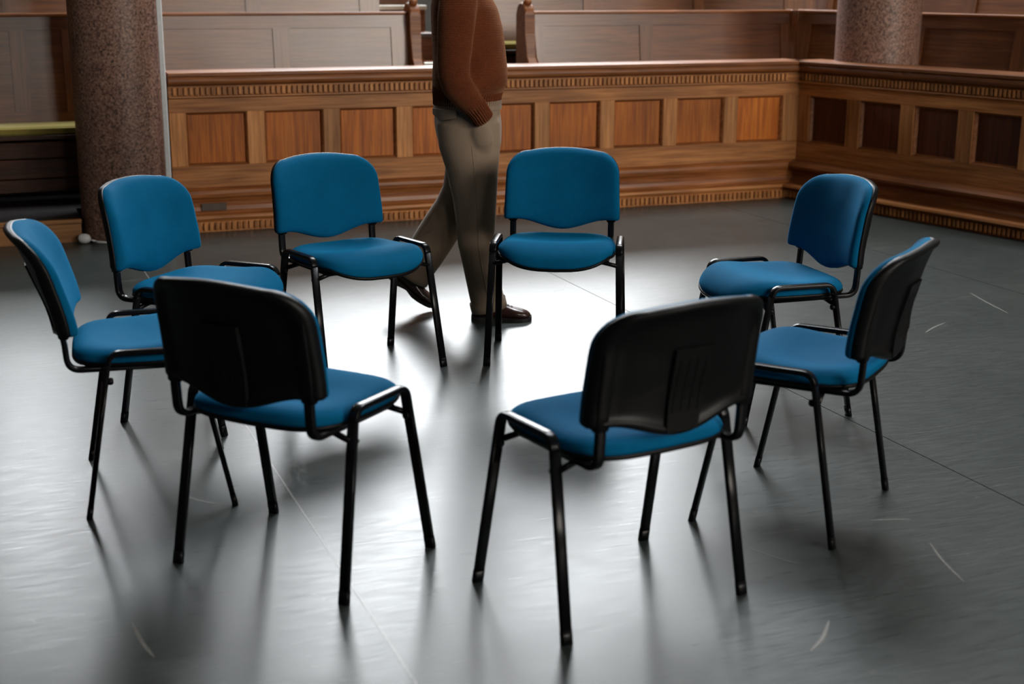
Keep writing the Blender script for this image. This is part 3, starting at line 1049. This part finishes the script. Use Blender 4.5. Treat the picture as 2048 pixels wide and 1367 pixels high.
# trousers: seat, standing right leg (near), trailing left leg (far)
NEAR, FAR = -0.09, 0.085
seat = [ell(-0.203, 0, 1.00, 0.140, 0.165), ell(-0.203, 0, 0.94, 0.146, 0.172), ell(-0.200, 0, 0.88, 0.150, 0.182), ell(-0.196, 0, 0.83, 0.146, 0.184), ell(-0.188, 0, 0.78, 0.136, 0.178), ell(-0.184, 0, 0.74, 0.10, 0.12)]
near_leg = [((-0.196, NEAR, 0.90), 0.142, 0.090), ((-0.190, NEAR, 0.80), 0.139, 0.100), ((-0.178, NEAR, 0.69), 0.117, 0.102), ((-0.168, NEAR, 0.56), 0.099, 0.092),
            ((-0.164, NEAR, 0.46), 0.090, 0.083), ((-0.163, NEAR, 0.36), 0.083, 0.080), ((-0.148, NEAR, 0.26), 0.076, 0.079), ((-0.128, NEAR, 0.16), 0.076, 0.079), ((-0.110, NEAR, 0.085), 0.078, 0.081), ((-0.102, NEAR, 0.052), 0.080, 0.082)]
far_leg = [((-0.19, FAR, 0.90), 0.130, 0.090), ((-0.192, FAR, 0.78), 0.125, 0.098), ((-0.200, FAR, 0.66), 0.108, 0.096), ((-0.225, FAR, 0.56), 0.098, 0.088), ((-0.265, FAR, 0.485), 0.093, 0.084),
           ((-0.320, FAR, 0.405), 0.092, 0.082), ((-0.362, FAR, 0.338), 0.092, 0.080), ((-0.402, FAR, 0.274), 0.090, 0.080), ((-0.440, FAR, 0.210), 0.083, 0.080), ((-0.464, FAR, 0.168), 0.080, 0.080)]
# bulge of the hand in the right pocket
pocket = [((-0.150, -0.165, 0.915), 0.030, 0.022), ((-0.138, -0.180, 0.865), 0.048, 0.026), ((-0.126, -0.178, 0.81), 0.045, 0.024), ((-0.118, -0.165, 0.77), 0.022, 0.014)]
tr = fused('trousers', [seat, limb(near_leg), limb(far_leg), limb(pocket, 16)], M['trouser'], person, 0.009, 8)
# turned-up hems
def hem(c0, c1, r, rw, nm='turn_up'):
    rr = limb([(c0, r, rw), ((Vector(c0) * 0.5 + Vector(c1) * 0.5), r * 1.01, rw * 1.01), (c1, r * 1.0, rw * 1.0)], 32)
    inner = limb([(c1, r - 0.012, rw - 0.012), (c0, r - 0.012, rw - 0.012)], 32)
    # outer skin down, inner skin back up
    v, f = loft([[tuple(p) for p in q] for q in (rr[0], rr[1], rr[2], inner[0])], cap=False)
    return pydata(nm, v, f, M['trouser'], tr, True)
hem((-0.113, NEAR, 0.094), (-0.103, NEAR, 0.050), 0.083, 0.086)
hem((-0.446, FAR, 0.198), (-0.470, FAR, 0.160), 0.085, 0.085)
# back pocket flap with button, wrapped on the near hip
def hip_point(t, z, off):
    a, w, cx = 0.150 + off, 0.180 + off, -0.201
    return (cx + a * math.cos(t), w * math.sin(t), z)
def hip_patch(name, t0, t1, ztop, zlow, off0, off1, mat, nx=10):
    vs, fs = [], []
    for off in (off0, off1):
        for i in range(nx + 1):
            u = i / nx
            t = t0 + (t1 - t0) * u
            vs.append(hip_point(t, ztop(u), off))
            vs.append(hip_point(t, zlow(u), off))
    L = 2 * (nx + 1)
    for i in range(nx):
        a = 2 * i
        fs += [(a, a + 1, a + 3, a + 2), (L + a, L + a + 2, L + a + 3, L + a + 1), (a, a + 2, L + a + 2, L + a), (a + 1, L + a + 1, L + a + 3, a + 3)]
    fs += [(0, L, L + 1, 1), (2 * nx, 2 * nx + 1, L + 2 * nx + 1, L + 2 * nx)]
    return pydata(name, vs, fs, mat, tr)
fl = hip_patch('pocket_flap', R(202), R(254), lambda u: 0.952, lambda u: 0.928 - 0.010 * u - 0.020 * (1 - abs(2 * u - 1)), -0.004, 0.014, M['trouser'])
# belt-line band and side seam
hip_patch('waistband', R(150), R(389), lambda u: 0.985, lambda u: 0.945, -0.008, 0.001, M['trouser'], 40)

# side seam down the near leg
seam = [(c[0] + 0.012, c[1] - rb * 0.985, c[2]) for c, ra, rb in near_leg[1:-1]]
v, f = tube(seam, 0.0022, 0.0022, Vector((1, 0, 0)), 6)
pydata('side_seam', v, f, M['trouser'], tr, True)
# slanted pocket edge below the cuff
v, f = tube([(-0.150, -0.196, 0.945), (-0.140, -0.199, 0.905), (-0.150, -0.196, 0.865), (-0.166, -0.190, 0.83)], 0.0028, 0.0028, Vector((1, 0, 0)), 6)
pydata('pocket_edge', v, f, M['trouser'], tr, True)

# sweater: trunk, both sleeves
trunk = [ell(-0.203, 0, 0.990, 0.140, 0.172), ell(-0.199, 0, 1.015, 0.150, 0.186), ell(-0.192, 0, 1.045, 0.166, 0.198), ell(-0.190, 0, 1.09, 0.168, 0.199), ell(-0.190, 0, 1.15, 0.163, 0.196), ell(-0.196, 0, 1.22, 0.161, 0.194), ell(-0.203, 0, 1.30, 0.157, 0.192),
         ell(-0.215, 0, 1.38, 0.147, 0.190), ell(-0.228, 0, 1.44, 0.125, 0.178), ell(-0.236, 0, 1.485, 0.095, 0.135), ell(-0.238, 0, 1.515, 0.072, 0.085), ell(-0.236, 0, 1.545, 0.066, 0.068)]
arm_r = [((-0.232, -0.115, 1.455), 0.068, 0.055), ((-0.232, -0.185, 1.425), 0.082, 0.064), ((-0.238, -0.220, 1.35), 0.083, 0.064), ((-0.246, -0.238, 1.24), 0.077, 0.060), ((-0.252, -0.246, 1.15), 0.072, 0.058),
         ((-0.250, -0.246, 1.10), 0.070, 0.057), ((-0.236, -0.243, 1.06), 0.068, 0.054), ((-0.208, -0.235, 1.022), 0.064, 0.051), ((-0.182, -0.224, 0.992), 0.058, 0.048), ((-0.158, -0.212, 0.965), 0.051, 0.042)]
arm_l = [((c[0], -c[1], c[2]), ra, rb) for c, ra, rb in arm_r]
sw = fused('sweater', [trunk, limb(arm_r), limb(arm_l)], M['sweater'], person, 0.011, 7)

def ribbed(name, pts, ribs, amp, n_per=6, mat=None):
    n = ribs * n_per
    rr = limb(pts, n)
    out = []
    for (c, ra, rb), ring_ in zip(pts, rr):
        cen = Vector(c)
        q = []
        for k, p in enumerate(ring_):
            d = p - cen
            q.append(tuple(cen + d * (1 + amp / d.length * math.cos(2 * PI * k / n_per))))
        out.append(q)
    v, f = loft(out)
    return pydata(name, v, f, M['sweater'], sw, True)
ribbed('hem_band', [((-0.200, 0, 1.035), 0.156, 0.186), ((-0.203, 0, 1.01), 0.152, 0.184), ((-0.203, 0, 0.985), 0.150, 0.182), ((-0.203, 0, 0.966), 0.150, 0.181), ((-0.203, 0, 0.960), 0.144, 0.175)], 76, 0.0030)
for s in (1, -1):
    ribbed('cuff', [((-0.180, -0.222 * s, 0.990), 0.054, 0.046), ((-0.164, -0.214 * s, 0.970), 0.050, 0.042), ((-0.144, -0.203 * s, 0.942), 0.047, 0.039), ((-0.128, -0.194 * s, 0.916), 0.046, 0.037), ((-0.124, -0.191 * s, 0.910), 0.040, 0.031)], 26, 0.0026)

# neck and head above the frame
head = [ell(-0.235, 0, 1.50, 0.058, 0.058, 24), ell(-0.228, 0, 1.56, 0.056, 0.055, 24), ell(-0.205, 0, 1.585, 0.075, 0.060, 24), ell(-0.192, 0, 1.615, 0.092, 0.070, 24), ell(-0.192, 0, 1.66, 0.098, 0.075, 24), ell(-0.196, 0, 1.71, 0.099, 0.077, 24),
        ell(-0.200, 0, 1.755, 0.092, 0.072, 24), ell(-0.205, 0, 1.785, 0.070, 0.056, 24), ell(-0.207, 0, 1.80, 0.035, 0.03, 24)]
nose = [ell(-0.098, 0, 1.635, 0.018, 0.016, 12), ell(-0.092, 0, 1.645, 0.022, 0.017, 12), ell(-0.097, 0, 1.672, 0.014, 0.011, 12), ell(-0.102, 0, 1.70, 0.008, 0.008, 12)]
mouth = [ell(-0.108, 0, 1.603, 0.012, 0.024, 12), ell(-0.106, 0, 1.61, 0.014, 0.026, 12), ell(-0.108, 0, 1.617, 0.012, 0.022, 12)]
ears = [[ell(-0.205, 0.077 * s, 1.64, 0.012, 0.008, 12), ell(-0.208, 0.081 * s, 1.67, 0.018, 0.009, 12), ell(-0.210, 0.081 * s, 1.695, 0.016, 0.008, 12)] for s in (1, -1)]
body = fused('body', [head, nose, mouth] + ears, M['skin'], person, 0.006, 3)
for s in (1, -1):
    v, f = loft([ell(-0.110, 0.030 * s, z, r_, r_, 12) for z, r_ in ((1.675, 0.004), (1.680, 0.009), (1.686, 0.010), (1.692, 0.009), (1.697, 0.004))])
    pydata('eye', v, f, M['eye'], body, True)
hair_p = [ell(-0.235, 0, 1.625, 0.060, 0.070, 24), ell(-0.228, 0, 1.66, 0.078, 0.080, 24), ell(-0.222, 0, 1.71, 0.094, 0.084, 24), ell(-0.205, 0, 1.755, 0.102, 0.080, 24), ell(-0.205, 0, 1.79, 0.082, 0.064, 24), ell(-0.207, 0, 1.812, 0.04, 0.034, 24)]
fused('hair', [hair_p], M['hair'], person, 0.008, 2)

# shoes
def shoe(loc, pitch, flex):
    root = empty('shoe', loc, 0, person)
    root.rotation_euler = (0, pitch, 0)
    # x: heel -0.135 .. toe 0.135, origin under the toe pivot at x = 0.10
    secs = [(-0.132, 0.018, 0.060, 0.020), (-0.125, 0.030, 0.082, 0.016), (-0.095, 0.037, 0.098, 0.016), (-0.055, 0.037, 0.100, 0.016), (-0.015, 0.036, 0.088, 0.014), (0.025, 0.040, 0.072, 0.012),
            (0.06, 0.046, 0.060, 0.010), (0.095, 0.045, 0.052, 0.010), (0.118, 0.036, 0.044, 0.011), (0.131, 0.022, 0.034, 0.014), (0.135, 0.008, 0.026, 0.017)]
    def bend(x, z):
        if x < 0.045 or not flex:
            return x, z
        d = x - 0.045
        return 0.045 + d * math.cos(flex) - z * math.sin(flex) * 0.3, z + d * math.sin(flex)
    rings = []
    for x, w, h_, z0 in secs:
        r = []
        for k in range(20):
            t = 2 * PI * k / 20
            c, s = math.cos(t), math.sin(t)
            y = w * math.copysign(abs(c) ** 0.75, c) * (1.0 if s < 0 else 1 - 0.22 * s)
            z = z0 + (h_ - z0) * (0.5 + 0.5 * math.copysign(abs(s) ** 0.75, s))
            xx, zz = bend(x, z)
            r.append((xx, y, zz))
        rings.append(r)
    v, f = loft(rings)
    up = pydata('upper', v, f, M['leather'], root, True)
    rings = []
    for x, w, h_, z0 in secs:
        r = []
        heel = x < -0.04
        lo = 0.0 if heel or x > 0.0 else 0.010
        toe = 0.004 if x > 0.12 else 0.0
        for y, z in ((w + 0.004, z0 + 0.006), (-w - 0.004, z0 + 0.006), (-w - 0.004, lo + toe), (w + 0.004, lo + toe)):
            xx, zz = bend(x * 1.03, z)
            r.append((xx, y, zz))
        rings.append(r)
    v, f = loft(rings)
    pydata('sole', v, f, M['sole'], root)
    for i in range(4):
        x = -0.002 + 0.016 * i
        z = 0.084 - 0.0065 * i - 0.3 * 0.0
        v, f = tube([(x, -0.020, z - 0.010), (x + 0.002, -0.010, z), (x + 0.002, 0.010, z), (x, 0.020, z - 0.010)], 0.0028, 0.0022, Vector((1, 0, 0)), 6)
        pydata('lace', v, f, M['sole'], up, True)
    return root
shoe((-0.050, NEAR, 0.0), 0.0, 0.0)
shoe((-0.487, FAR, 0.090), R(40), R(10))
